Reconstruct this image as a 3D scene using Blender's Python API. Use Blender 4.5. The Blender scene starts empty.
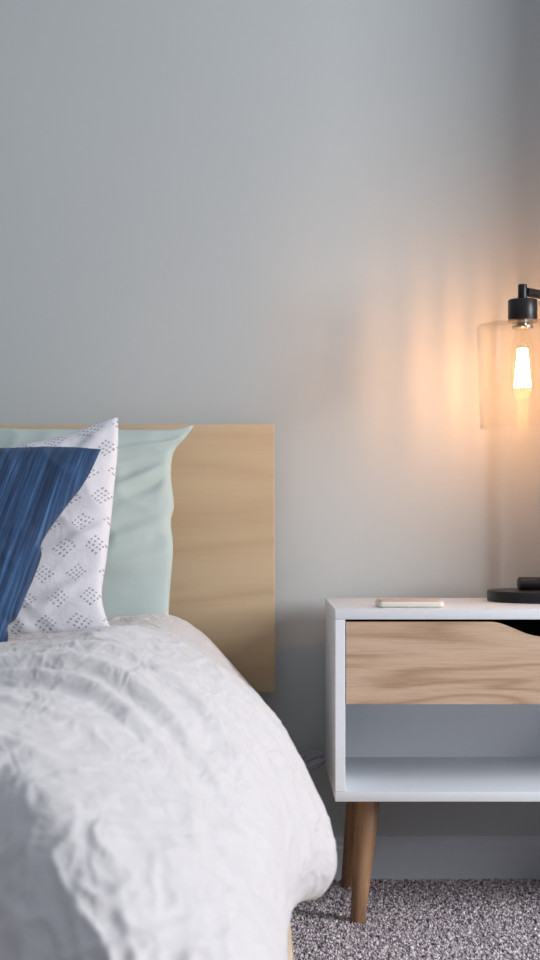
import bpy, bmesh, math, random
import numpy as np
from mathutils import Vector, Matrix, noise

C = bpy.context.scene.collection
S = bpy.context.scene
R = math.radians

# ---------------------------------------------------------------- camera
# camera stands 3 m in front of the wall (wall plane y = 0), level, 0.75 m high
F = 1428.0
cam_d = bpy.data.cameras.new('camera')
cam = bpy.data.objects.new('camera', cam_d)
C.objects.link(cam)
cam.location = (0, -3.0, 0.75)
cam.rotation_euler = (R(90), 0, 0)
cam_d.sensor_fit = 'VERTICAL'
cam_d.sensor_height = 36.0
cam_d.lens = F / 960 * 36
cam_d.shift_x = 12 / 960
cam_d.shift_y = 40 / 960
cam_d.clip_start = 0.05
cam_d.dof.use_dof = True
cam_d.dof.focus_distance = 2.68
cam_d.dof.aperture_fstop = 7.0
S.camera = cam

# ---------------------------------------------------------------- world and lights
W = bpy.data.worlds.new('world')
S.world = W
W.use_nodes = True
bg = W.node_tree.nodes['Background']
# dim room ambience: brighter from above than from the sides
_t = W.node_tree
_tc = _t.nodes.new('ShaderNodeTexCoord'); _sx = _t.nodes.new('ShaderNodeSeparateXYZ')
_rp = _t.nodes.new('ShaderNodeValToRGB')
_mr = _t.nodes.new('ShaderNodeMapRange')
_mr.inputs[1].default_value = -1.0
_t.links.new(_tc.outputs['Generated'], _sx.inputs[0]); _t.links.new(_sx.outputs[2], _mr.inputs[0])
_t.links.new(_mr.outputs[0], _rp.inputs[0]); _t.links.new(_rp.outputs[0], bg.inputs[0])
for _e, (_p, _c) in zip(_rp.color_ramp.elements, ((0.45, (.150, .163, .185, 1)), (0.95, (.80, .88, 1.0, 1)))):
    _e.position = _p; _e.color = _c
bg.inputs[1].default_value = 0.70


def area(name, loc, target, sx, sy, power, col):
    l = bpy.data.lights.new(name, 'AREA')
    l.shape = 'RECTANGLE'
    l.size = sx
    l.size_y = sy
    l.energy = power
    l.color = col
    o = bpy.data.objects.new(name, l)
    C.objects.link(o)
    o.location = loc
    d = Vector(target) - Vector(loc)
    o.rotation_euler = d.to_track_quat('-Z', 'Y').to_euler()
    return o


WIN_Y0, WIN_Y1, WIN_Z0, WIN_Z1, WIN_X = -2.42, -1.55, 0.75, 2.45, 3.1
area('window_daylight', (WIN_X - 0.02, (WIN_Y0 + WIN_Y1) / 2, (WIN_Z0 + WIN_Z1) / 2),
     (0, (WIN_Y0 + WIN_Y1) / 2, (WIN_Z0 + WIN_Z1) / 2), WIN_Y1 - WIN_Y0, WIN_Z1 - WIN_Z0, 146, (0.95, 0.965, 1.0))

S.view_settings.view_transform = 'Standard'
S.view_settings.look = 'None'
S.view_settings.exposure = 0.0
S.view_settings.gamma = 1.0
S.view_settings.use_curve_mapping = False

S.cycles.transparent_max_bounces = 48
FILAMENT = 265.0


# ---------------------------------------------------------------- material helpers
def srgb(r, g, b):
    def f(c):
        c /= 255
        return c / 12.92 if c <= 0.04045 else ((c + 0.055) / 1.055) ** 2.4
    return (f(r), f(g), f(b), 1)


class NT:
    def __init__(s, name):
        s.m = bpy.data.materials.new(name)
        s.m.use_nodes = True
        s.t = s.m.node_tree
        s.b = s.t.nodes['Principled BSDF']
        s.out = s.t.nodes['Material Output']
        s._c = None

    def n(s, kind, **kw):
        nd = s.t.nodes.new(kind)
        for k, v in kw.items():
            setattr(nd, k, v)
        return nd

    def l(s, a, b):
        s.t.links.new(a, b)

    def coord(s, which='Object', scale=(1, 1, 1), rot=(0, 0, 0), loc=(0, 0, 0)):
        tc = s.n('ShaderNodeTexCoord')
        mp = s.n('ShaderNodeMapping')
        mp.inputs['Scale'].default_value = scale
        mp.inputs['Rotation'].default_value = rot
        mp.inputs['Location'].default_value = loc
        s.l(tc.outputs[which], mp.inputs[0])
        return mp.outputs[0]

    def noise(s, vec, scale, detail=4, rough=0.55, dist=0.0):
        nd = s.n('ShaderNodeTexNoise')
        nd.inputs['Scale'].default_value = scale
        nd.inputs['Detail'].default_value = detail
        nd.inputs['Roughness'].default_value = rough
        nd.inputs['Distortion'].default_value = dist
        if vec is not None:
            s.l(vec, nd.inputs['Vector'])
        return nd.outputs[0]

    def ramp(s, fac, stops, interp='LINEAR'):
        nd = s.n('ShaderNodeValToRGB')
        cr = nd.color_ramp
        cr.interpolation = interp
        while len(cr.elements) < len(stops):
            cr.elements.new(0.5)
        for e, (p, c) in zip(cr.elements, stops):
            e.position = p
            e.color = c if len(c) == 4 else (*c, 1)
        s.l(fac, nd.inputs[0])
        return nd.outputs[0]

    def math(s, op, a, b=None, c=None):
        nd = s.n('ShaderNodeMath', operation=op)
        for i, v in enumerate((a, b, c)):
            if v is None:
                continue
            if isinstance(v, (int, float)):
                nd.inputs[i].default_value = v
            else:
                s.l(v, nd.inputs[i])
        return nd.outputs[0]

    def mix(s, fac, a, b, blend='MIX'):
        nd = s.n('ShaderNodeMix', data_type='RGBA', blend_type=blend)
        for i, v in ((0, fac), (6, a), (7, b)):
            if isinstance(v, (int, float)):
                nd.inputs[i].default_value = v
            elif isinstance(v, tuple):
                nd.inputs[i].default_value = v
            else:
                s.l(v, nd.inputs[i])
        return nd.outputs[2]

    def bump(s, h, strength=0.3, dist=0.002, prev=None):
        nd = s.n('ShaderNodeBump')
        nd.inputs['Strength'].default_value = strength
        nd.inputs['Distance'].default_value = dist
        s.l(h, nd.inputs['Height'])
        if prev is not None:
            s.l(prev, nd.inputs['Normal'])
        return nd.outputs[0]

    def done(s, col=None, rough=0.5, normal=None, **kw):
        if col is not None:
            if isinstance(col, tuple):
                s.b.inputs['Base Color'].default_value = col
            else:
                s.l(col, s.b.inputs['Base Color'])
        s.b.inputs['Roughness'].default_value = rough
        if normal is not None:
            s.l(normal, s.b.inputs['Normal'])
        for k, v in kw.items():
            s.b.inputs[k.replace('_', ' ')].default_value = v
        return s.m


def plain(name, col, rough=0.5, **kw):
    t = NT(name)
    v = t.noise(t.coord(), 60, 3)
    d = tuple(c * 0.94 for c in col[:3]) + (1,)
    return t.done(t.mix(v, d, col), rough, t.bump(v, 0.04, 0.001), **kw)


def mat_wall():
    t = NT('painted_wall')
    v = t.coord()
    a = t.noise(v, 2.0, 3)
    col = t.mix(a, srgb(182, 187, 187), srgb(188, 193, 192))
    f = t.noise(v, 260, 3)
    g = t.noise(v, 30, 2)
    return t.done(col, 0.55, t.bump(g, 0.05, 0.003, t.bump(f, 0.08, 0.0008)))


def mat_carpet():
    t = NT('carpet_yarn')
    v = t.coord()
    a = t.noise(v, 105, 1, 0.5)
    b = t.noise(v, 9, 2)
    c = t.ramp(a, [(0.32, srgb(84, 74, 82)), (0.45, srgb(160, 148, 154)), (0.55, srgb(205, 194, 198)), (0.68, srgb(250, 242, 242))])
    c = t.mix(0.12, c, t.mix(b, srgb(110, 100, 108), srgb(190, 182, 184)))
    return t.done(c, 0.95, t.bump(a, 0.6, 0.004))


def mat_wood(name, c0, c1, c2, scale, axis='X', rough=0.5, ring=7.0, cath=0.6, bumps=0.15, loc=(0, 0, 0), fine=0.5):
    t = NT(name)
    st = {'X': (0.10, 1, 1), 'Z': (1, 1, 0.10)}[axis]
    st = tuple(x * scale for x in st)
    v = t.coord('Object', st, loc=loc)
    big = t.noise(v, 1.6, 2, 0.5, cath)
    rings = t.math('FRACT', t.math('MULTIPLY', big, ring))
    rings = t.math('ABSOLUTE', t.math('SUBTRACT', rings, 0.5))
    rings = t.math('MULTIPLY', rings, 2.0)
    st2 = {'X': (0.04, 1, 1), 'Z': (1, 1, 0.04)}[axis]
    v2 = t.coord('Object', tuple(x * scale for x in st2))
    fi = t.noise(v2, 45, 4, 0.7)
    base = t.ramp(rings, [(0.0, c0), (0.45, c1), (1.0, c2)])
    fc = t.ramp(fi, [(0.35, (0.72, 0.70, 0.68, 1)), (0.55, (1, 1, 1, 1)), (0.8, (1.06, 1.05, 1.04, 1))])
    col = t.mix(fine, base, t.mix(1.0, base, fc, 'MULTIPLY'))
    return t.done(col, rough, t.bump(fi, bumps, 0.0006))


def weave(t, v, s=1.0):
    w1 = t.n('ShaderNodeTexWave', wave_type='BANDS', bands_direction='X')
    w2 = t.n('ShaderNodeTexWave', wave_type='BANDS', bands_direction='Z')
    for w in (w1, w2):
        w.inputs['Scale'].default_value = 130 * s
        w.inputs['Distortion'].default_value = 1.5
        w.inputs['Detail'].default_value = 1
        t.l(v, w.inputs[0])
    return t.math('ADD', w1.outputs['Fac'], w2.outputs['Fac'])


def mat_linen():
    t = NT('crumpled_linen')
    v = t.coord()
    # slubby linen: slight thread colour variation, creases as relief only
    sl = t.noise(t.coord('Object', (1, 0.2, 1)), 240, 2)
    sl2 = t.noise(t.coord('Object', (0.25, 1, 0.25)), 240, 2)
    n0 = t.math('MULTIPLY', t.math('ADD', sl, sl2), 0.5)
    col = t.mix(n0, srgb(187, 183, 183), srgb(205, 201, 201))
    # sharp creases from ridged distorted noise
    def ridge(scale, dist, st, rot):
        a = t.noise(t.coord('Object', st, rot), scale, 3, 0.5, dist)
        r = t.math('ABSOLUTE', t.math('SUBTRACT', a, 0.5))
        return t.math('SUBTRACT', 1.0, t.math('MINIMUM', t.math('MULTIPLY', r, 7.0), 1.0))
    r1 = ridge(9, 1.2, (1, 0.55, 1), (0, 0, 0.6))
    r2 = ridge(22, 1.0, (1, 0.6, 1), (0, 0, -0.5))
    r3 = t.noise(v, 48, 4, 0.6)
    nb = t.bump(r1, 0.28, 0.005)
    nb = t.bump(r2, 0.38, 0.0034, nb)
    nb = t.bump(r3, 0.45, 0.003, nb)
    nb = t.bump(n0, 0.25, 0.0008, nb)
    return t.done(col, 0.9, nb, Sheen_Weight=0.25, Sheen_Roughness=0.5)


def mat_mint():
    t = NT('mint_cotton')
    v = t.coord()
    a = t.noise(v, 6, 2)
    col = t.mix(a, srgb(168, 182, 178), srgb(178, 192, 188))
    r = t.noise(t.coord('Object', (1, 1, 0.6), (0, 0.7, 0)), 12, 3, 0.5, 0.7)
    f = t.noise(v, 300, 2)
    return t.done(col, 0.85, t.bump(f, 0.12, 0.0006, t.bump(r, 0.35, 0.008)), Sheen_Weight=0.15)


def mat_blue():
    t = NT('indigo_slub_weave')
    def turned(sc):
        mp = t.n('ShaderNodeMapping')
        mp.inputs['Scale'].default_value = sc
        t.l(t.coord('Object', (1, 1, 1), (0, R(-15), 0)), mp.inputs[0])
        return mp.outputs[0]
    v = turned((1.0, 0.05, 0.009))
    s1 = t.noise(v, 130, 4, 0.75)
    s2 = t.noise(v, 260, 2, 0.6)
    col = t.ramp(s1, [(0.28, srgb(14, 30, 56)), (0.47, srgb(27, 56, 92)), (0.60, srgb(42, 76, 114)), (0.76, srgb(84, 116, 156))])
    d = t.ramp(s2, [(0.3, (0.6, 0.6, 0.65, 1)), (0.6, (1.05, 1.05, 1.05, 1))])
    col = t.mix(0.75, col, t.mix(1.0, col, d, 'MULTIPLY'))
    cr = t.noise(turned((0.06, 0.1, 1)), 260, 2)
    h = t.math('ADD', s1, t.math('MULTIPLY', cr, 0.6))
    return t.done(col, 0.9, t.bump(h, 0.5, 0.0015), Sheen_Weight=0.1)


def mat_white_print():
    # white cotton printed with staggered diamond clusters of small grey dashes
    t = NT('block_printed_cotton')
    tc = t.n('ShaderNodeTexCoord')
    sep = t.n('ShaderNodeSeparateXYZ')
    wob = t.n('ShaderNodeTexNoise')
    wob.inputs['Scale'].default_value = 14
    t.l(tc.outputs['UV'], wob.inputs['Vector'])
    add = t.n('ShaderNodeMix', data_type='VECTOR')
    add.inputs[0].default_value = 0.03
    t.l(tc.outputs['UV'], add.inputs[4])
    t.l(wob.outputs['Color'], add.inputs[5])
    t.l(add.outputs[1], sep.inputs[0])
    U, V = sep.outputs[0], sep.outputs[1]
    NU, NV = 10.5, 9.0
    row = t.math('FLOOR', t.math('MULTIPLY', V, NV))
    odd = t.math('MULTIPLY', t.math('MODULO', row, 2.0), 0.5)
    cu = t.math('SUBTRACT', t.math('FRACT', t.math('ADD', t.math('MULTIPLY', U, NU), odd)), 0.5)
    cv = t.math('SUBTRACT', t.math('FRACT', t.math('MULTIPLY', V, NV)), 0.5)
    dia = t.math('ADD', t.math('ABSOLUTE', cu), t.math('MULTIPLY', t.math('ABSOLUTE', cv), 0.95))
    inside = t.math('LESS_THAN', dia, 0.43)
    # dots inside the diamond
    K = 5.0
    du = t.math('SUBTRACT', t.math('FRACT', t.math('MULTIPLY', t.math('ADD', cu, cv), K)), 0.5)
    dv = t.math('SUBTRACT', t.math('FRACT', t.math('MULTIPLY', t.math('SUBTRACT', cu, cv), K)), 0.5)
    rr = t.math('ADD', t.math('MULTIPLY', du, du), t.math('MULTIPLY', dv, dv))
    dot = t.math('LESS_THAN', rr, 0.075)
    m = t.math('MULTIPLY', inside, dot)
    nz = t.noise(tc.outputs['UV'], 120, 2)
    m = t.math('MULTIPLY', m, t.math('MULTIPLY_ADD', nz, 1.2, 0.1))
    v = t.coord()
    f = t.noise(v, 260, 2)
    col = t.mix(m, srgb(214, 212, 217), srgb(120, 124, 134))
    r = t.noise(v, 22, 4, 0.55, 0.6)
    return t.done(col, 0.9, t.bump(f, 0.15, 0.0006, t.bump(r, 0.6, 0.006)), Sheen_Weight=0.15)


def mat_glass(name, tint, spec=1.0, rough=0.02):
    # thin clear glass: mostly transparent, mirror reflection by Fresnel
    t = NT(name)
    t.t.nodes.remove(t.b)
    tr = t.n('ShaderNodeBsdfTransparent')
    tr.inputs[0].default_value = tint
    gl = t.n('ShaderNodeBsdfGlossy')
    gl.inputs['Roughness'].default_value = rough
    lw = t.n('ShaderNodeLayerWeight')
    lw.inputs[0].default_value = 0.5
    mx = t.n('ShaderNodeMixShader')
    fr = t.math('MULTIPLY_ADD', t.math('POWER', lw.outputs['Facing'], 4.0), 1.7, 0.012)
    t.l(t.math('MULTIPLY', fr, spec), mx.inputs[0])
    t.l(tr.outputs[0], mx.inputs[1])
    t.l(gl.outputs[0], mx.inputs[2])
    t.l(mx.outputs[0], t.out.inputs[0])
    return t.m


def mat_emit(name, col, strength):
    t = NT(name)
    return t.done((0, 0, 0, 1), 0.5, None, Emission_Color=col, Emission_Strength=strength)


M = {}
M['wall'] = mat_wall()
M['carpet'] = mat_carpet()
M['trim'] = plain('painted_skirting', srgb(206, 212, 220), 0.45)
M['birch'] = mat_wood('birch_veneer', srgb(178, 155, 123), srgb(184, 162, 130), srgb(188, 167, 136), 3.2, 'X', 0.45, 6.0, 0.7, 0.04, (0, 0, 0.3), 0.15)
M['birch_edge'] = mat_wood('birch_edge', srgb(208, 186, 158), srgb(212, 191, 165), srgb(216, 196, 172), 6.0, 'X', 0.5, 3.0, 0.3, 0.05)
M['oak'] = mat_wood('oak_drawer_front', srgb(176, 144, 116), srgb(200, 169, 142), srgb(207, 178, 152), 6.5, 'X', 0.5, 7.0, 0.8, 0.2, (0.4, 0, 0.2), 0.6)
M['leg'] = mat_wood('oiled_leg_wood', srgb(140, 104, 74), srgb(160, 122, 90), srgb(172, 134, 102), 14.0, 'Z', 0.4, 5.0, 0.6, 0.15, (0, 0, 0), 0.8)
M['white'] = plain('white_laminate', srgb(233, 236, 240), 0.35)
M['black'] = plain('black_lacquered_metal', srgb(34, 31, 33), 0.38, Metallic=0.3)
M['dark'] = plain('dark_drawer_interior', srgb(20, 22, 28), 0.6)  # drawer box coloured near-black all over
M['linen'] = mat_linen()
M['mint'] = mat_mint()
M['blue'] = mat_blue()
M['print'] = mat_white_print()
M['sheet'] = plain('fitted_sheet_cotton', srgb(222, 206, 202), 0.9)
M['glass'] = mat_glass('clear_shade_glass', (0.988, 0.985, 0.98, 1), 0.30, 0.12)
M['bulb_glass'] = mat_glass('bulb_glass', (0.995, 0.985, 0.96, 1), 0.25, 0.05)
M['filament'] = mat_emit('glowing_filament', (1.0, 0.46, 0.17, 1), FILAMENT)
M['steel'] = plain('nickel_collar', srgb(190, 186, 180), 0.25, Metallic=1.0)
M['cream'] = plain('cream_rubber_case', srgb(226, 220, 206), 0.5)
M['rose'] = plain('rose_phone_back', srgb(208, 172, 158), 0.4)
M['cable'] = plain('grey_cable_rubber', srgb(160, 160, 164), 0.35)


# ---------------------------------------------------------------- mesh helpers
def link(name, bm, m, parent=None, smooth=False, loc=None):
    me = bpy.data.meshes.new(name)
    bm.normal_update()
    bm.to_mesh(me)
    bm.free()
    o = bpy.data.objects.new(name, me)
    C.objects.link(o)
    if m is not None:
        for x in (m if isinstance(m, (list, tuple)) else [m]):
            me.materials.append(x)
    if smooth:
        for p in me.polygons:
            p.use_smooth = True
    if loc is not None:
        o.location = loc
    if parent is not None:
        o.parent = parent
    return o


def box(bm, x0, x1, y0, y1, z0, z1, bev=0.0, seg=2):
    r = bmesh.ops.create_cube(bm, size=1)
    vs = r['verts']
    for v in vs:
        v.co = Vector(((x0 + x1) / 2 + v.co.x * (x1 - x0), (y0 + y1) / 2 + v.co.y * (y1 - y0), (z0 + z1) / 2 + v.co.z * (z1 - z0)))
    if bev > 0:
        es = list({e for v in vs for e in v.link_edges})
        bmesh.ops.bevel(bm, geom=es, offset=bev, segments=seg, affect='EDGES', profile=0.5)


def tube(bm, pts, rad, seg=20, cap=True, bev=0.0):
    """sweep a circle along points; rad float or list"""
    P = [Vector(p) for p in pts]
    if not isinstance(rad, (list, tuple)):
        rad = [rad] * len(P)
    if bev > 0:
        d0 = (P[1] - P[0]).normalized()
        d1 = (P[-1] - P[-2]).normalized()
        r0, r1 = rad[0], rad[-1]
        P = [P[0], P[0] + d0 * bev * .3] + [P[0] + d0 * bev] + P[1:-1] + [P[-1] - d1 * bev, P[-1] - d1 * bev * .3, P[-1]]
        rad = [r0 - bev, r0 - bev * .3, r0] + list(rad[1:-1]) + [r1, r1 - bev * .3, r1 - bev]
    rings = []
    up = None
    for i, p in enumerate(P):
        d = (P[min(i + 1, len(P) - 1)] - P[max(i - 1, 0)]).normalized()
        if up is None:
            up = Vector((0, 0, 1)) if abs(d.z) < 0.9 else Vector((1, 0, 0))
        a = d.cross(up).normalized()
        b = a.cross(d).normalized()
        up = b
        rings.append([bm.verts.new(p + (a * math.cos(2 * math.pi * k / seg) + b * math.sin(2 * math.pi * k / seg)) * rad[i]) for k in range(seg)])
    for A, B in zip(rings, rings[1:]):
        for k in range(seg):
            bm.faces.new((A[k], A[(k + 1) % seg], B[(k + 1) % seg], B[k]))
    if cap:
        bm.faces.new(rings[0][::-1])
        bm.faces.new(rings[-1])


def lathe(bm, prof, cx, cy, seg=64, close=False):
    rings = []
    for r, z in prof:
        rings.append([bm.verts.new((cx + r * math.cos(2 * math.pi * k / seg), cy + r * math.sin(2 * math.pi * k / seg), z)) for k in range(seg)])
    n = len(rings)
    for i in range(n if close else n - 1):
        A, B = rings[i], rings[(i + 1) % n]
        for k in range(seg):
            bm.faces.new((A[k], A[(k + 1) % seg], B[(k + 1) % seg], B[k]))
    if not close:
        if prof[0][0] > 1e-4:
            bm.faces.new(rings[0][::-1])
        if prof[-1][0] > 1e-4:
            bm.faces.new(rings[-1])
    bmesh.ops.remove_doubles(bm, verts=bm.verts, dist=1e-6)
    bmesh.ops.recalc_face_normals(bm, faces=bm.faces)


def thing(name, label, cat, loc=(0, 0, 0), group=None):
    o = bpy.data.objects.new(name, None)
    o.empty_display_size = 0.05
    C.objects.link(o)
    o.location = loc
    tag(o, label, cat, group)
    bpy.context.view_layer.update()
    return o


def tag(o, label, cat, group=None):
    o['label'] = label
    o['category'] = cat
    if group:
        o['group'] = group
    return o


def part(name, bm, m, parent, smooth=False):
    """mesh is given in world coordinates, parent sits at parent.location unrotated"""
    t = parent
    off = Vector((0, 0, 0))
    while t is not None:
        off += Vector(t.location)
        t = t.parent
    bmesh.ops.translate(bm, verts=bm.verts, vec=-off)
    return link(name, bm, m, parent, smooth)


def struct(name, bm, m, smooth=False):
    o = link(name, bm, m, None, smooth)
    o['kind'] = 'structure'
    return o


def autosmooth(o, ang=40):
    for p in o.data.polygons:
        p.use_smooth = True
    bm = bmesh.new()
    bm.from_mesh(o.data)
    for e in bm.edges:
        if len(e.link_faces) == 2 and e.calc_face_angle(0) > R(ang):
            e.smooth = False
    bm.to_mesh(o.data)
    bm.free()
    return o


def at(px, py, D):
    """world point seen at picture position px, py at distance D in front of the lens"""
    return Vector(((px - 258) * D / F, D - 3.0, 0.75 - (py - 520) * D / F))


# ---------------------------------------------------------------- setting
FZ = -.008      # carpet backing; the pile stands on it
bm = bmesh.new(); box(bm, -2.6, 3.1, 0, 0.12, FZ, 2.6)
struct('wall_back', bm, M['wall'])
bm = bmesh.new(); box(bm, -2.6, 3.1, -4.2, 0.12, -0.06, FZ)
struct('floor', bm, M['carpet'])
# right wall with a window opening
bm = bmesh.new()
box(bm, WIN_X, WIN_X + .16, -4.2, WIN_Y0, FZ, 2.6)
box(bm, WIN_X, WIN_X + .16, WIN_Y1, 0, FZ, 2.6)
box(bm, WIN_X, WIN_X + .16, WIN_Y0, WIN_Y1, FZ, WIN_Z0)
box(bm, WIN_X, WIN_X + .16, WIN_Y0, WIN_Y1, WIN_Z1, 2.6)
struct('wall_right', bm, M['wall'])
bm = bmesh.new()
for a in ((WIN_Y0, WIN_Y0 + .04, WIN_Z0, WIN_Z1), (WIN_Y1 - .04, WIN_Y1, WIN_Z0, WIN_Z1), (WIN_Y0, WIN_Y1, WIN_Z0, WIN_Z0 + .04), (WIN_Y0, WIN_Y1, WIN_Z1 - .04, WIN_Z1)):
    box(bm, WIN_X + .05, WIN_X + .1, *a)
struct('window_1', bm, M['trim'])
# unseen block added right of the nightstand to shade the back wall
TX, TD = 1.03, 0.46
bm = bmesh.new(); box(bm, TX, TX + .3, -TD, -0.0005, FZ, 2.6, 0.002, 1)
struct('shade_block', bm, M['wall'])
# skirting board: stepped profile swept along the wall
bm = bmesh.new()
prof = [(0, FZ), (-.014, FZ), (-.014, .062), (-.010, .067), (-.010, .077), (-.006, .083), (-.006, .087), (0, .089)]
pa = [bm.verts.new((-2.6, y - 0.0004, z)) for y, z in prof]
pb = [bm.verts.new((TX - .0005, y - 0.0004, z)) for y, z in prof]
for i in range(len(prof)):
    j = (i + 1) % len(prof)
    bm.faces.new((pa[i], pb[i], pb[j], pa[j]))
bm.faces.new(pa); bm.faces.new(pb[::-1])
bmesh.ops.recalc_face_normals(bm, faces=bm.faces)
struct('baseboard_back', bm, M['trim'])

# ---------------------------------------------------------------- bed frame
bed = thing('bed_frame', 'pale birch veneer bed frame with a plain slab headboard against the grey wall', 'bed', (-0.75, -1.05, 0))
bm = bmesh.new(); box(bm, -1.56, 0.037, -.070, -.046, .393, .944, .0025, 2)
hb = part('headboard', bm, M['birch'], bed)
autosmooth(hb)
hb.rotation_euler = (0, -0.004, 0)
for nm, a in (('side_rail', (.012, .037, -1.90, -.09, .13, .2925)), ('side_rail', (-1.56, -1.535, -1.90, -.09, .13, .2925)), ('foot_rail', (-1.5345, .0115, -1.90, -1.875, .13, .2925)), ('head_rail', (-1.5345, -.10, -.115, -.09, .13, .30))):
    bm = bmesh.new(); box(bm, *a, .002, 2)
    autosmooth(part(nm, bm, M['birch_edge'], bed))
for x in (-1.45, -.16):
    bm = bmesh.new(); box(bm, x, x + .06, -.0455, -.026, FZ, .80, .001, 1)
    part('headboard_support', bm, M['birch_edge'], bed)
for x in (-1.53, -.05):
    for y in (-1.87, -.16):
        bm = bmesh.new(); box(bm, x, x + .05, y, y + .05, FZ, .1295, .002, 1)
        part('leg', bm, M['birch_edge'], bed)
bm = bmesh.new(); box(bm, -1.5345, .0115, -1.874, -.116, .24, .262)
part('slat_base', bm, M['birch_edge'], bed)

bm = bmesh.new(); box(bm, -1.52, -.035, -1.84, -.185, .2625, .435, .045, 5)
mt = link('mattress', bm, M['sheet'])
autosmooth(mt, 60)
tag(mt, 'mattress in a pale sheet lying on the birch bed frame under the duvet', 'mattress')

# ---------------------------------------------------------------- duvet
# cross-sections (x, z) at distances D from the lens, head end to foot end
SEC = [
    (2.845, [(-1.56, .44), (-1.5, .452), (-.8, .455), (-.5, .457), (-.32, .46), (-.2, .462), (-.15, .458), (-.11, .445), (-.07, .43), (-.03, .40), (-.01, .37), (0, .34), (0, .31)]),
    (2.82, [(-1.58, .40), (-1.5, .52), (-.8, .53), (-.5, .53), (-.32, .535), (-.2, .545), (-.155, .540), (-.107, .508), (-.05, .455), (0, .40), (.028, .36), (.040, .33), (.034, .302)]),
    (2.74, [(-1.60, .36), (-1.5, .55), (-.8, .555), (-.5, .555), (-.32, .56), (-.21, .568), (-.160, .562), (-.107, .530), (-.05, .470), (0, .41), (.032, .37), (.045, .33), (.04, .302)]),
    (2.50, [(-1.60, .36), (-1.5, .55), (-.8, .55), (-.5, .545), (-.32, .55), (-.21, .565), (-.155, .558), (-.10, .528), (-.045, .475), (.005, .415), (.035, .375), (.050, .33), (.045, .302)]),
    (2.20, [(-1.60, .36), (-1.5, .55), (-.8, .55), (-.5, .545), (-.32, .56), (-.21, .582), (-.14, .568), (-.08, .536), (-.025, .490), (.02, .435), (.050, .385), (.062, .335), (.05, .302)]),
    (1.95, [(-1.60, .36), (-1.5, .56), (-.8, .56), (-.5, .56), (-.32, .575), (-.20, .602), (-.13, .592), (-.06, .556), (0, .508), (.04, .450), (.070, .390), (.080, .335), (.055, .300)]),
    (1.76, [(-1.60, .36), (-1.5, .57), (-.8, .575), (-.5, .572), (-.32, .585), (-.18, .614), (-.11, .602), (-.04, .566), (.022, .508), (.064, .428), (.094, .346), (.086, .303), (.046, .286)]),
    (1.64, [(-1.60, .36), (-1.5, .58), (-.8, .59), (-.5, .58), (-.32, .596), (-.18, .616), (-.11, .602), (-.045, .568), (.012, .510), (.048, .440), (.066, .370), (.058, .330), (.034, .300)]),
    (1.50, [(-1.60, .36), (-1.5, .58), (-.8, .60), (-.5, .59), (-.32, .602), (-.19, .612), (-.12, .598), (-.06, .564), (-.005, .505), (.022, .440), (.030, .385), (.030, .345), (.026, .302)]),
    (1.30, [(-1.60, .36), (-1.5, .57), (-.8, .59), (-.5, .585), (-.34, .592), (-.21, .592), (-.14, .575), (-.08, .540), (-.025, .485), (.008, .430), (.022, .380), (.026, .345), (.022, .302)]),
    (1.15, [(-1.6, .34), (-1.5, .56), (-.8, .585), (-.5, .58), (-.34, .582), (-.22, .578), (-.16, .566), (-.10, .538), (-.045, .492), (-.005, .435), (.014, .380), (.022, .335), (.020, .290)]),
    (1.05, [(-1.58, .32), (-1.5, .55), (-.8, .565), (-.5, .545), (-.34, .545), (-.23, .552), (-.17, .550), (-.115, .525), (-.06, .475), (-.02, .420), (.006, .37), (.018, .320), (.020, .26)]),
    (.985, [(-1.56, .30), (-1.5, .50), (-.8, .50), (-.5, .46), (-.34, .455), (-.235, .475), (-.18, .488), (-.125, .480), (-.075, .440), (-.03, .385), (.0, .34), (.015, .29), (.02, .23)]),
    (.945, [(-1.56, .25), (-1.5, .44), (-.8, .43), (-.5, .36), (-.34, .35), (-.24, .370), (-.185, .390), (-.13, .390), (-.08, .360), (-.035, .31), (-.005, .275), (.012, .24), (.02, .19)]),
    (.925, [(-1.56, .2), (-1.5, .33), (-.8, .36), (-.5, .34), (-.34, .325), (-.24, .31), (-.185, .30), (-.13, .28), (-.08, .255), (-.035, .23), (-.005, .20), (.012, .18), (.02, .15)]),
    (.920, [(-1.56, .14), (-1.5, .18), (-.8, .19), (-.5, .18), (-.34, .17), (-.24, .165), (-.185, .16), (-.13, .15), (-.08, .14), (-.035, .13), (-.005, .12), (.012, .11), (.02, .10)]),
]


def catmull(P, t):
    """P (n,k), t array in 0..n-1, centripetal-free Catmull-Rom"""
    n = len(P)
    i = np.clip(np.floor(t).astype(int), 0, n - 2)
    u = (t - i)[:, None]
    p1, p2 = P[i], P[i + 1]
    p0 = np.where((i > 0)[:, None], P[np.maximum(i - 1, 0)], 2 * p1 - p2)
    p3 = np.where((i < n - 2)[:, None], P[np.minimum(i + 2, n - 1)], 2 * p2 - p1)
    return 0.5 * ((2 * p1) + (-p0 + p2) * u + (2 * p0 - 5 * p1 + 4 * p2 - p3) * u * u + (-p0 + 3 * p1 - 3 * p2 + p3) * u ** 3)


def even(P, n, wfun=None):
    """resample a polyline to n points, even spacing (or weighted)"""
    seg = np.linalg.norm(np.diff(P, axis=0), axis=1)
    if wfun is not None:
        seg = seg * wfun((P[1:] + P[:-1]) / 2)
    s = np.concatenate([[0], np.cumsum(seg)])
    q = np.linspace(0, s[-1], n)
    return np.stack([np.interp(q, s, P[:, k]) for k in range(P.shape[1])], 1)


NS, NV = 300, 460
tab = []
for D, pts in SEC:
    P = np.array(pts)
    tab.append(catmull(P, np.linspace(0, len(P) - 1, NS * 2)))
tab = np.array(tab)                      # (nsec, 2NS, 2)
Ds = np.array([s[0] for s in SEC])
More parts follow.
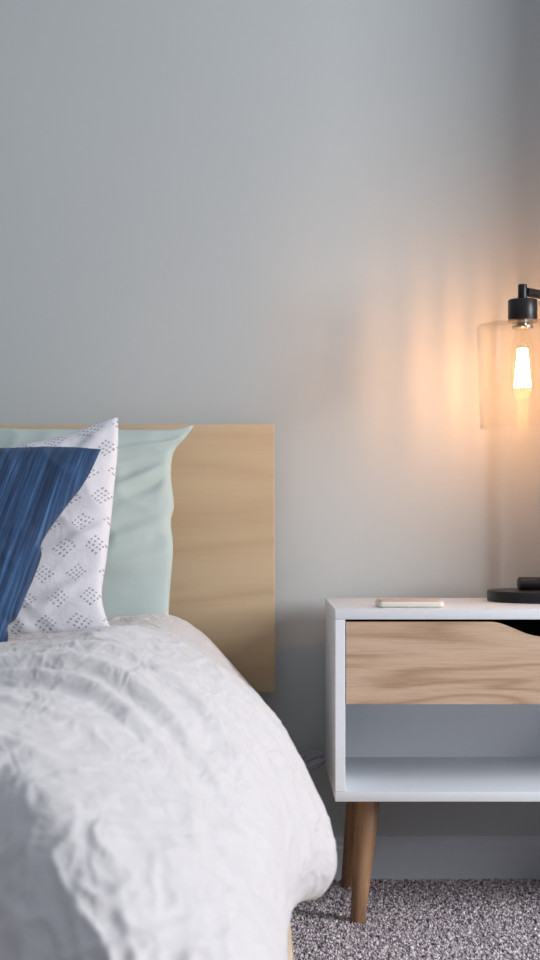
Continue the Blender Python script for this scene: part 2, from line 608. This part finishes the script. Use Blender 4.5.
# length coordinate: arc length of a middle column
mid = tab[:, int(NS * 2 * .36), :]
col3 = np.stack([Ds, mid[:, 1]], 1)
sl = np.concatenate([[0], np.cumsum(np.linalg.norm(np.diff(col3, axis=0), axis=1))])
idx = np.interp(np.linspace(0, sl[-1], NV), sl, np.arange(len(Ds)))
G = np.zeros((NV, NS, 3))
full = np.concatenate([tab, np.repeat(Ds[:, None, None], NS * 2, 1)], 2)   # x z D
# monotone-ish interpolation along the length
inter = np.zeros((NV, NS * 2, 3))
for j in range(NS * 2):
    inter[:, j, :] = catmull(full[:, j, :], idx)
for i in range(NV):
    Q = even(inter[i], NS, lambda m: np.where(m[:, 0] < -.42, .22, 1.0))
    wf = np.clip((1.28 - Q[:, 2]) / .28, 0, 1)
    Q[:, 2] -= wf * np.clip((Q[:, 0] + .18) * 1.25, -.02, .20)
    G[i, :, 0] = Q[:, 0]; G[i, :, 1] = Q[:, 2] - 3.0; G[i, :, 2] = Q[:, 1]

# normals by finite differences
du = np.gradient(G, axis=1); dv = np.gradient(G, axis=0)
Nn = np.cross(du, dv)
Nn /= np.linalg.norm(Nn, axis=2, keepdims=True) + 1e-9
Nn *= np.sign(Nn[NV // 2, NS // 2, 2])


def ridged(p, o=0):
    v = noise.noise(p + Vector((o, o * 1.7, 0)))
    return (1 - min(abs(v) * 2.6, 1)) ** 2


disp = np.zeros((NV, NS))
sm = lambda a, b, x: max(0.0, min(1.0, (x - a) / (b - a)))
for i in range(NV):
    for j in range(NS):
        x, y, z = G[i, j]
        D = y + 3
        if x < -.75 and (i + j) % 1:
            continue
        p = Vector((x, y, z))
        a = noise.noise(p * 5.5) * .006
        # diagonal creases running from the top edge down to the foot
        q = Vector((x * 5 + y * 6, y * 3 - x * 3, z * 7))
        q += noise.noise_vector(p * 7) * .55
        a += (ridged(q) - .25) * .0030
        q = Vector((x * 24 - y * 8, y * 15, z * 20)) + noise.noise_vector(p * 16) * .5
        a += (ridged(q, 5) - .25) * .0016
        q = Vector((x * 50, y * 38, z * 44))
        a += noise.noise(q) * .0007
        # broad cross folds in the middle of the bed
        for (D0, sl_, w, h, xa, xb) in ((1.44, .06, .018, .009, -.6, -.11), (1.365, .10, .017, .008, -.6, -.14), (1.56, .12, .022, .004, -.30, -.06)):
            c = D0 + sl_ * (x + .2) * -1 - 4 * max(0, x + .19) ** 2 + .02 * noise.noise(Vector((x * 6, D0 * 9, 0)))
            fade = sm(xb + .10, xb, x) * sm(xa, xa + .1, x)
            a += h * math.exp(-((D - c) / w) ** 2) * fade - .6 * h * math.exp(-((D - c + w * 1.6) / w) ** 2) * fade
        # strong crumples on the foot drop
        ff = sm(1.06, .93, D)
        if ff > 0:
            q = Vector((x * 16 + z * 5, y * 3, z * 5)) + noise.noise_vector(Vector((x * 9, z * 9, 3))) * .5
            a += (ridged(q, 9) - .3) * .009 * ff
            q = Vector((x * 55 + z * 14, y * 26, z * 20)) + noise.noise_vector(Vector((x * 22, z * 22, 7))) * .6
            a += (ridged(q, 13) - .3) * .006 * ff
        edge = min(1, i / 10, (NV - 1 - i) / 6, (NS - 1 - j) / 10 + .15)
        disp[i, j] = a * edge
G = G + Nn * disp[:, :, None]
verts = G.reshape(-1, 3)
ii, jj = np.meshgrid(np.arange(NV - 1), np.arange(NS - 1), indexing='ij')
a = (ii * NS + jj).ravel()
faces = np.stack([a, a + 1, a + NS + 1, a + NS], 1)
org = Vector((-.75, -1.1, .3))
me = bpy.data.meshes.new('duvet')
me.from_pydata([tuple(v - np.array(org)) for v in verts], [], faces.tolist())
me.materials.append(M['linen'])
for p in me.polygons:
    p.use_smooth = True
duvet = bpy.data.objects.new('duvet', me)
C.objects.link(duvet)
duvet.location = org
sol = duvet.modifiers.new('thickness', 'SOLIDIFY')
sol.thickness = 0.006
bm = bmesh.new(); bm.from_mesh(me)
up = sum(f.normal.z for f in bm.faces)
bm.free()
sol.offset = -1 if up > 0 else 1
tag(duvet, 'off-white crumpled linen duvet spread over the bed and bulging past its side', 'duvet')


# ---------------------------------------------------------------- pillows
def dens(pts, n):
    P = np.array(pts, float)
    c = catmull(P, np.linspace(0, len(P) - 1, n * 6))
    return even(c, n)


def pillow(name, top, right, bottom, left, thick, m, label, lean=(0, 0), n=110, wr=0.006, seed=0, pw=.42, pleats=()):
    """Coons patch through four world-space edge curves; the two faces bulge apart from that seam"""
    T, Rr, B, L = dens(top, n), dens(right, n), dens(bottom, n), dens(left, n)
    # top: left->right, bottom: left->right, left: top->bottom, right: top->bottom
    u = np.linspace(0, 1, n)[None, :, None]
    v = np.linspace(0, 1, n)[:, None, None]
    Cn = (1 - v) * T[None] + v * B[None] + (1 - u) * L[:, None] + u * Rr[:, None] \
        - ((1 - u) * (1 - v) * T[0] + u * (1 - v) * T[-1] + (1 - u) * v * B[0] + u * v * B[-1])
    nrm = np.cross(np.gradient(Cn, axis=1), np.gradient(Cn, axis=0))
    nav = nrm.sum((0, 1)); nav /= np.linalg.norm(nav)
    if nav[1] > 0:
        nav = -nav                     # faces the lens
    U = np.linspace(-1, 1, n)[None, :]; V = np.linspace(-1, 1, n)[:, None]
    t = ((1 - U ** 2) * (1 - V ** 2)).clip(0) ** pw
    bm = bmesh.new()
    uvl = bm.loops.layers.uv.new('UVMap')
    grid = {}
    org = Vector(Cn.mean((0, 1)))
    org.z = B[:, 2].min()
    for side in (1, -1):
        for i in range(n):
            for j in range(n):
                rim = i in (0, n - 1) or j in (0, n - 1)
                if side == -1 and rim:
                    grid[(side, i, j)] = grid[(1, i, j)]
                    continue
                p = Vector(Cn[i, j])
                e = t[i, j]
                w = noise.noise(p * 9 + Vector((seed, 0, 0))) * wr * 1.2
                # pull creases running in from the corners and seams
                for (cu, cv, ang, fr, amp, reach) in pleats:
                    dx, dy = (j / (n - 1) - cu), (i / (n - 1) - cv)
                    al = dx * math.cos(ang) + dy * math.sin(ang)
                    ac = -dx * math.sin(ang) + dy * math.cos(ang)
                    if side == 1:
                        w += amp * math.cos(ac * fr + noise.noise(p * 6) * 1.5) * math.exp(-(al / reach) ** 2) * math.exp(-(ac / (reach * .55)) ** 2)
                w += (ridged(p * 11 + noise.noise_vector(p * 6) * .6, seed) - .25) * wr * .8
                q = p + Vector(nav) * (side * (e * thick / 2) + w * min(1, e * 2.0) * side)
                grid[(side, i, j)] = bm.verts.new(q - org)
    for side in (1, -1):
        for i in range(n - 1):
            for j in range(n - 1):
                vs = [grid[(side, i, j)], grid[(side, i + 1, j)], grid[(side, i + 1, j + 1)], grid[(side, i, j + 1)]]
                uv = [(j, i), (j, i + 1), (j + 1, i + 1), (j + 1, i)]
                if side == -1:
                    vs.reverse(); uv.reverse()
                f = bm.faces.new(vs)
                for lp, (a, b) in zip(f.loops, uv):
                    lp[uvl].uv = (a / (n - 1), 1 - b / (n - 1))
    bmesh.ops.recalc_face_normals(bm, faces=bm.faces)
    o = link(name, bm, m, None, True, org)
    tag(o, label, 'pillow')
    return o, Cn, Vector(nav), t


Dt, Db = 2.86, 2.74
pillow('pillow',
       [at(-190, 424, Dt), at(-150, 433, Dt), at(-60, 429, Dt), at(40, 430, Dt), at(100, 430, Dt), at(150, 430, Dt), at(175, 429, Dt), at(195, 424, Dt)],
       [at(195, 424, Dt), at(187, 436, Dt), at(174, 452, Dt - .01), at(171, 475, Dt - .02), at(174, 505, Dt - .04), at(171, 522, Dt - .05), at(173, 550, Dt - .07), at(170, 590, Dt - .09), at(168, 628, Db)],
       [at(-190, 628, Db), at(-60, 630, Db), at(60, 630, Db), at(168, 628, Db)],
       [at(-190, 424, Dt), at(-170, 500, Dt - .04), at(-172, 570, Dt - .08), at(-190, 628, Db)],
       .115, M['mint'], 'pale mint green cotton pillow leaning on the birch headboard behind the others', wr=.0045, seed=3,
       pleats=((.96, .10, 2.75, 75, .006, .14), (.90, .30, 2.45, 60, .008, .13), (.90, .58, 2.55, 48, .007, .12), (.80, .75, 2.7, 40, .005, .14), (.45, .05, 1.4, 50, .006, .08)))
Dt, Db = 2.72, 2.55
pillow('pillow',
       [at(-230, 440, Dt), at(-190, 455, Dt), at(-60, 455, Dt), at(0, 451, Dt), at(24, 447, Dt), at(61, 437, Dt), at(94, 425, Dt), at(118, 416, Dt)],
       [at(118, 416, Dt), at(118, 445, Dt - .02), at(113, 500, Dt - .06), at(107, 555, Dt - .10), at(102, 590, Dt - .13), at(104, 610, Dt - .15), at(112, 631, Db)],
       [at(-230, 640, Db), at(-60, 640, Db), at(40, 637, Db), at(112, 631, Db)],
       [at(-230, 440, Dt), at(-215, 500, Dt - .06), at(-218, 580, Dt - .12), at(-230, 640, Db)],
       .12, M['print'], 'white pillow printed with grey dotted diamonds, between the blue and mint pillows', wr=.006, seed=11,
       pleats=((.93, .08, 2.2, 60, .004, .10), (.95, .55, 2.6, 55, .005, .10), (.9, .8, 2.5, 50, .004, .10), (.75, .95, 1.4, 60, .004, .08)))
Dt, Db = 2.58, 2.38
pillow('pillow',
       [at(-200, 452, Dt), at(-150, 460, Dt), at(-60, 454, Dt), at(20, 450, Dt), at(74, 448, Dt), at(101, 449, Dt)],
       [at(101, 449, Dt), at(87, 478, Dt - .03), at(66, 505, Dt - .055), at(48, 530, Dt - .08), at(41, 545, Dt - .095), at(41, 558, Dt - .11), at(28, 590, Dt - .14), at(18, 614, Dt - .17), at(8, 624, Dt - .18), at(8, 640, Dt - .19), at(0, 655, Db)],
       [at(-290, 660, Db), at(-200, 660, Db), at(-80, 660, Db), at(0, 655, Db)],
       [at(-200, 452, Dt), at(-225, 520, Dt - .07), at(-260, 600, Dt - .15), at(-290, 660, Db)],
       .13, M['blue'], 'indigo blue slub woven cushion with fine streaks, frontmost on the bed', wr=.004, seed=21,
       pleats=((.97, .48, 3.1, 45, .006, .10), (.97, .88, 3.3, 50, .006, .08)))

# ---------------------------------------------------------------- nightstand
NX0, NX1 = .139, .99
NF, NB = -.431, -.046            # front and back y
NT_, NB_ = .589, .243            # top and bottom z
ns = thing('nightstand', 'white nightstand with an oak drawer, open shelf and splayed wooden legs', 'nightstand', ((NX0 + NX1) / 2, (NF + NB) / 2, 0))
th = .018
bm = bmesh.new(); box(bm, NX0, NX1, NF, NB, NT_ - th, NT_, .0012, 2)
autosmooth(part('top_panel', bm, M['white'], ns))
bm = bmesh.new(); box(bm, NX0, NX1, NF, NB, NB_, NB_ + th, .0012, 2)
autosmooth(part('bottom_panel', bm, M['white'], ns))
for x in (NX0, NX1 - th):
    bm = bmesh.new(); box(bm, x, x + th, NF + .0006, NB, NB_ + th + .0002, NT_ - th - .0002, .0008, 1)
    part('side_panel', bm, M['white'], ns)
bm = bmesh.new(); box(bm, NX0 + th, NX1 - th, NB - .008, NB - .001, NB_ + th, NT_ - th)
part('back_panel', bm, M['white'], ns)
# divider under the drawer, set back from the front
bm = bmesh.new(); box(bm, NX0 + th, NX1 - th, NF + .018, NB - .009, .4190, .4270, .0006, 1)
part('divider_shelf', bm, M['white'], ns)
# drawer front with the scooped hand-hold
DX0, DX1, DZ0, DZ1 = NX0 + th + .0015, NX1 - th - .0015, .4185, .5665
DY0, DY1 = NF + .001, NF + .017
mid = (DX0 + DX1) / 2
s0 = .418 + .0         # where the dip begins
s1 = .512
dip = .027
drawer_pts = [(DX0, DZ0), (DX1, DZ0), (DX1, DZ1)]
def scoop(x):
    if x < s0: return 0
    if x > s1: return dip
    t = (x - s0) / (s1 - s0)
    return dip * (t * t * (3 - 2 * t))
xs = [s0 + (s1 - s0) * k / 24 for k in range(25)]
right_side = [(2 * mid - x, DZ1 - scoop(x)) for x in xs]
left_side = [(x, DZ1 - scoop(x)) for x in reversed(xs)]
drawer_pts += right_side + left_side + [(DX0, DZ1)]
bm = bmesh.new()
fv = [bm.verts.new((x, DY0, z)) for x, z in drawer_pts]
bv = [bm.verts.new((x, DY1, z)) for x, z in drawer_pts]
bm.faces.new(fv); bm.faces.new(bv[::-1])
for i in range(len(fv)):
    j = (i + 1) % len(fv)
    bm.faces.new((fv[i], bv[i], bv[j], fv[j]))
bmesh.ops.recalc_face_normals(bm, faces=bm.faces)
df = part('drawer', bm, M['oak'], ns)
bm = bmesh.new()
box(bm, DX0 + .01, DX1 - .01, DY1 + .0002, NB - .03, DZ0 + .010, DZ0 + .018)
box(bm, DX0 + .01, DX0 + .022, DY1 + .0002, NB - .03, DZ0 + .018, DZ1 - .02)
box(bm, DX1 - .022, DX1 - .01, DY1 + .0002, NB - .03, DZ0 + .018, DZ1 - .02)
box(bm, DX0 + .022, DX1 - .022, NB - .042, NB - .03, DZ0 + .018, DZ1 - .02)
db = link('drawer_box', bm, M['dark'])
db.parent = df
db.matrix_parent_inverse = Matrix.Translation(-Vector(ns.location))


def leg(ft, tp):
    bm = bmesh.new()
    tube(bm, [tp, tuple(Vector(tp).lerp(Vector(ft), .5)), ft], [.0225, .0190, .0140], 28, True, .0015)
    return bm


zl = NB_ - .0003
LEGS = [((.186, -.327, FZ + .001), (.2085, -.318, zl)), ((.1835, -.070, FZ + .001), (.207, -.100, zl))]
for ft, tp in LEGS:
    for s in (0, 1):
        f2 = ft if s == 0 else (NX0 + NX1 - ft[0], ft[1], ft[2])
        t2 = tp if s == 0 else (NX0 + NX1 - tp[0], tp[1], tp[2])
        autosmooth(part('leg', leg(f2, t2), M['leg'], ns))
        # small mounting plate under the carcass

# ---------------------------------------------------------------- phone
ph = thing('smartphone', 'flat phone in a cream case lying on the left of the white nightstand top', 'phone', (.281, -.345, NT_))
bm = bmesh.new()
def rrect(bm, x0, x1, y0, y1, z0, z1, r, bev):
    pts = []
    for cx, cy, a0 in ((x1 - r, y1 - r, 0), (x0 + r, y1 - r, 90), (x0 + r, y0 + r, 180), (x1 - r, y0 + r, 270)):
        for k in range(9):
            a = R(a0 + k * 90 / 8)
            pts.append((cx + r * math.cos(a), cy + r * math.sin(a)))
    cxm, cym = (x0 + x1) / 2, (y0 + y1) / 2
    rings = []
    for z, ins in ((z0, bev), (z0 + bev * .4, bev * .25), (z0 + bev, 0), (z1 - bev, 0), (z1 - bev * .4, bev * .25), (z1, bev)):
        rings.append([bm.verts.new((x - math.copysign(ins, x - cxm), y - math.copysign(ins, y - cym), z)) for x, y in pts])
    n = len(pts)
    for A, B in zip(rings, rings[1:]):
        for k in range(n):
            bm.faces.new((A[k], A[(k + 1) % n], B[(k + 1) % n], B[k]))
    bm.faces.new(rings[0][::-1]); bm.faces.new(rings[-1])
    bmesh.ops.recalc_face_normals(bm, faces=bm.faces)
rrect(bm, .2200, .3420, -.380, -.312, NT_ + .0003, NT_ + .0112, .009, .003)
autosmooth(part('phone_case', bm, M['cream'], ph), 50)
bm = bmesh.new(); rrect(bm, .2225, .3395, -.3775, -.3145, NT_ + .01125, NT_ + .0132, .008, .0006)
autosmooth(part('phone_body', bm, M['rose'], ph), 50)

# ---------------------------------------------------------------- lamp
LX, LY = .5095, -.25              # axis of the hanging shade
BX, BY = .556, -.165              # base centre
PX, PY = .640, -.142              # post
lamp = thing('table_lamp', 'black metal table lamp with clear glass cylinder shade and glowing filament bulb', 'lamp', (BX, BY, NT_))
bm = bmesh.new()
lathe(bm, [(.0, NT_ + .0003), (.098, NT_ + .0003), (.1, NT_ + .002), (.1, NT_ + .0195), (.0985, NT_ + .0215), (0, NT_ + .0215)], BX, BY, 96)
autosmooth(part('base', bm, M['black'], lamp))
zt = NT_ + .0215 + .0130
bm = bmesh.new(); tube(bm, [(.519, -.158, zt), (.68, -.132, zt)], .0128, 28, True, .0015)
autosmooth(part('base_tube', bm, M['black'], lamp))
ARM_Z = .75 + 227.5 * 2.76 / F
bm = bmesh.new(); tube(bm, [(PX, PY + .012, zt + .0125), (PX, PY + .012, ARM_Z + .02)], .008, 24, True, .001)
autosmooth(part('post', bm, M['black'], lamp))
bm = bmesh.new(); tube(bm, [(LX + .006, LY + .002, ARM_Z), (PX, PY + .012, ARM_Z)], .0088, 24)
autosmooth(part('arm', bm, M['black'], lamp))
CAP1, CAP0 = .75 + 220 * 2.75 / F, .75 + 197.5 * 2.75 / F
bm = bmesh.new(); tube(bm, [(LX, LY, CAP1 - .002), (LX, LY, .75 + 235.5 * 2.75 / F)], .0088, 24, True, .001)
autosmooth(part('stem', bm, M['black'], lamp))
bm = bmesh.new(); lathe(bm, [(0, CAP0), (.0272, CAP0), (.028, CAP0 + .001), (.028, CAP1 - .0012), (.0270, CAP1), (0, CAP1)], LX, LY, 64)
autosmooth(part('socket', bm, M['black'], lamp))
# shade: closed flat top, open bottom, real glass thickness
zt_, zb_ = CAP0 - .0035, .75 + 92 * 2.75 / F
R1, R0, g = .0880, .0812, .0022
prof = [(.012, zt_), (R1 - .004, zt_ - .0003), (R1 - .001, zt_ - .0015), (R1, zt_ - .005), (R0, zb_), (R0 - g / 2, zb_ - .001), (R0 - g, zb_), (R1 - g, zt_ - .005), (R1 - g - .003, zt_ - g - .0005), (.012, zt_ - g)]
prof = [(r, z - .0006) for r, z in prof]
bm = bmesh.new(); lathe(bm, prof, LX, LY, 96, close=True)
autosmooth(part('glass_shade', bm, M['glass'], lamp), 50)
# collar ring under the socket
bm = bmesh.new(); lathe(bm, [(0, CAP0 - .0002), (.011, CAP0 - .0002), (.0115, CAP0 - .0068), (.0195, CAP0 - .0068), (.0205, CAP0 - .0075), (.0205, CAP0 - .011), (.0165, CAP0 - .0125), (0, CAP0 - .0125)], LX, LY, 48)
autosmooth(part('collar', bm, M['steel'], lamp))
# bulb
zc = CAP0 - .013
bulb_prof = [(.011, zc), (.0125, zc - .006), (.0145, zc - .014), (.0185, zc - .026), (.0215, zc - .040), (.0225, zc - .060), (.0225, zc - .098), (.0215, zc - .117), (.0180, zc - .129), (.0120, zc - .136), (.0060, zc - .1395), (.0, zc - .1405)]
P = np.array(bulb_prof); P = catmull(P, np.linspace(0, len(P) - 1, 48)); P[-1, 0] = 0; P[:, 0] = P[:, 0].clip(0)
bm = bmesh.new(); lathe(bm, [tuple(p) for p in P], LX, LY, 48)
bulb = part('bulb', bm, M['bulb_glass'], lamp, True)
bm = bmesh.new()
pts = []
nst = 14
za, zb = zc - .038, zc - .111
for k in range(nst + 1):
    a = 2 * math.pi * k / nst
    for s in ((0, 1) if k % 2 == 0 else (1, 0)):
        z = za if s == 0 else zb
        r = .0085 if s == 0 else .0155
        for q in (0,):
            pts.append((LX + r * math.cos(a + s * .05), LY + r * math.sin(a + s * .05), z))
tube(bm, pts, .0011, 6)
bmesh.ops.translate(bm, verts=bm.verts, vec=-Vector(lamp.location))
fil = link('filament', bm, M['filament'], bulb)
bm = bmesh.new()
tube(bm, [(LX, LY, zc - .001), (LX, LY, zc - .02), (LX, LY, zc - .037)], [.0045, .0035, .002], 12)
for k in range(5):
    a = k * 2 * math.pi / 5 + .3
    tube(bm, [(LX, LY, zc - .036), (LX + .0085 * math.cos(a), LY + .0085 * math.sin(a), zc - .0385)], .0004, 5)
bmesh.ops.translate(bm, verts=bm.verts, vec=-Vector(lamp.location))
link('filament_stem', bm, M['bulb_glass'], bulb)

# ---------------------------------------------------------------- cable bundle on the wall beside the nightstand
bm = bmesh.new()
random.seed(4)
c = at(311, 760, 2.965)
pts = []
for k in range(150):
    a = k * .30
    pts.append((c.x + (.024 + .004 * math.sin(k * .37)) * math.cos(a) + .006 * math.sin(a * .21),
                c.y - .006 + .006 * math.sin(k * .31),
                c.z + (.011 + .004 * math.sin(k * .23)) * math.sin(a) + .30 * (.024 * math.cos(a))))
P = np.array(pts)
tube(bm, [tuple(p) for p in P], .0036, 8)
cb = link('cable_bundle', bm, M['cable'], None, True)
tag(cb, 'small grey coiled bundle against the wall between the headboard and nightstand', 'cable')

# ---------------------------------------------------------------- carpet pile
rng = np.random.default_rng(7)
X0, X1, Y0, Y1, sp = -.05, 1.02, -1.5, -.017, .0044
gx, gy = np.meshgrid(np.arange(X0, X1, sp), np.arange(Y0, Y1, sp))
gx = gx.ravel() + rng.uniform(-sp * .45, sp * .45, gx.size)
gy = np.minimum(gy.ravel() + rng.uniform(-sp * .45, sp * .45, gy.size), -.0165)
keep = np.ones(gx.size, bool)
for ft, _ in LEGS:
    keep &= (gx - ft[0]) ** 2 + (gy - ft[1]) ** 2 > .0155 ** 2
gx, gy = gx[keep], gy[keep]
n = gx.size
h = rng.uniform(.006, .0105, n)
lx, ly = rng.normal(0, .0020, n), rng.normal(0, .0020, n)
r = rng.uniform(.0019, .0029, n)
rot = rng.uniform(0, 2 * math.pi, n)
K = 5
V = np.zeros((n, K * 2 + 1, 3))
for k in range(K):
    a = rot + 2 * math.pi * k / K
    V[:, k] = np.stack([gx + r * .8 * np.cos(a), gy + r * .8 * np.sin(a), np.full(n, .0002)], 1)
    V[:, K + k] = np.stack([gx + lx * .6 + r * np.cos(a), gy + ly * .6 + r * np.sin(a), h * .75], 1)
V[:, 2 * K] = np.stack([gx + lx, gy + ly, h], 1)
V[:, :, 2] += FZ
base = (np.arange(n) * (2 * K + 1))[:, None, None]
quads = np.array([[k, (k + 1) % K, K + (k + 1) % K, K + k] for k in range(K)])[None]
tris = np.array([[K + k, K + (k + 1) % K, 2 * K] for k in range(K)])[None]
Q = (base + quads).reshape(-1, 4); T3 = (base + tris).reshape(-1, 3)
me = bpy.data.meshes.new('carpet_pile')
me.vertices.add(V.shape[0] * V.shape[1]); me.vertices.foreach_set('co', V.reshape(-1))
me.loops.add(Q.size + T3.size)
me.loops.foreach_set('vertex_index', np.concatenate([Q.ravel(), T3.ravel()]).astype(np.int32))
me.polygons.add(len(Q) + len(T3))
st = np.concatenate([np.arange(len(Q)) * 4, Q.size + np.arange(len(T3)) * 3]).astype(np.int32)
me.polygons.foreach_set('loop_start', st)
me.update(calc_edges=True)
me.validate()
me.materials.append(M['carpet'])
cp = bpy.data.objects.new('carpet_pile', me)
C.objects.link(cp)
cp['kind'] = 'stuff'
tag(cp, 'grey flecked carpet pile on the floor beside the bed', 'carpet')
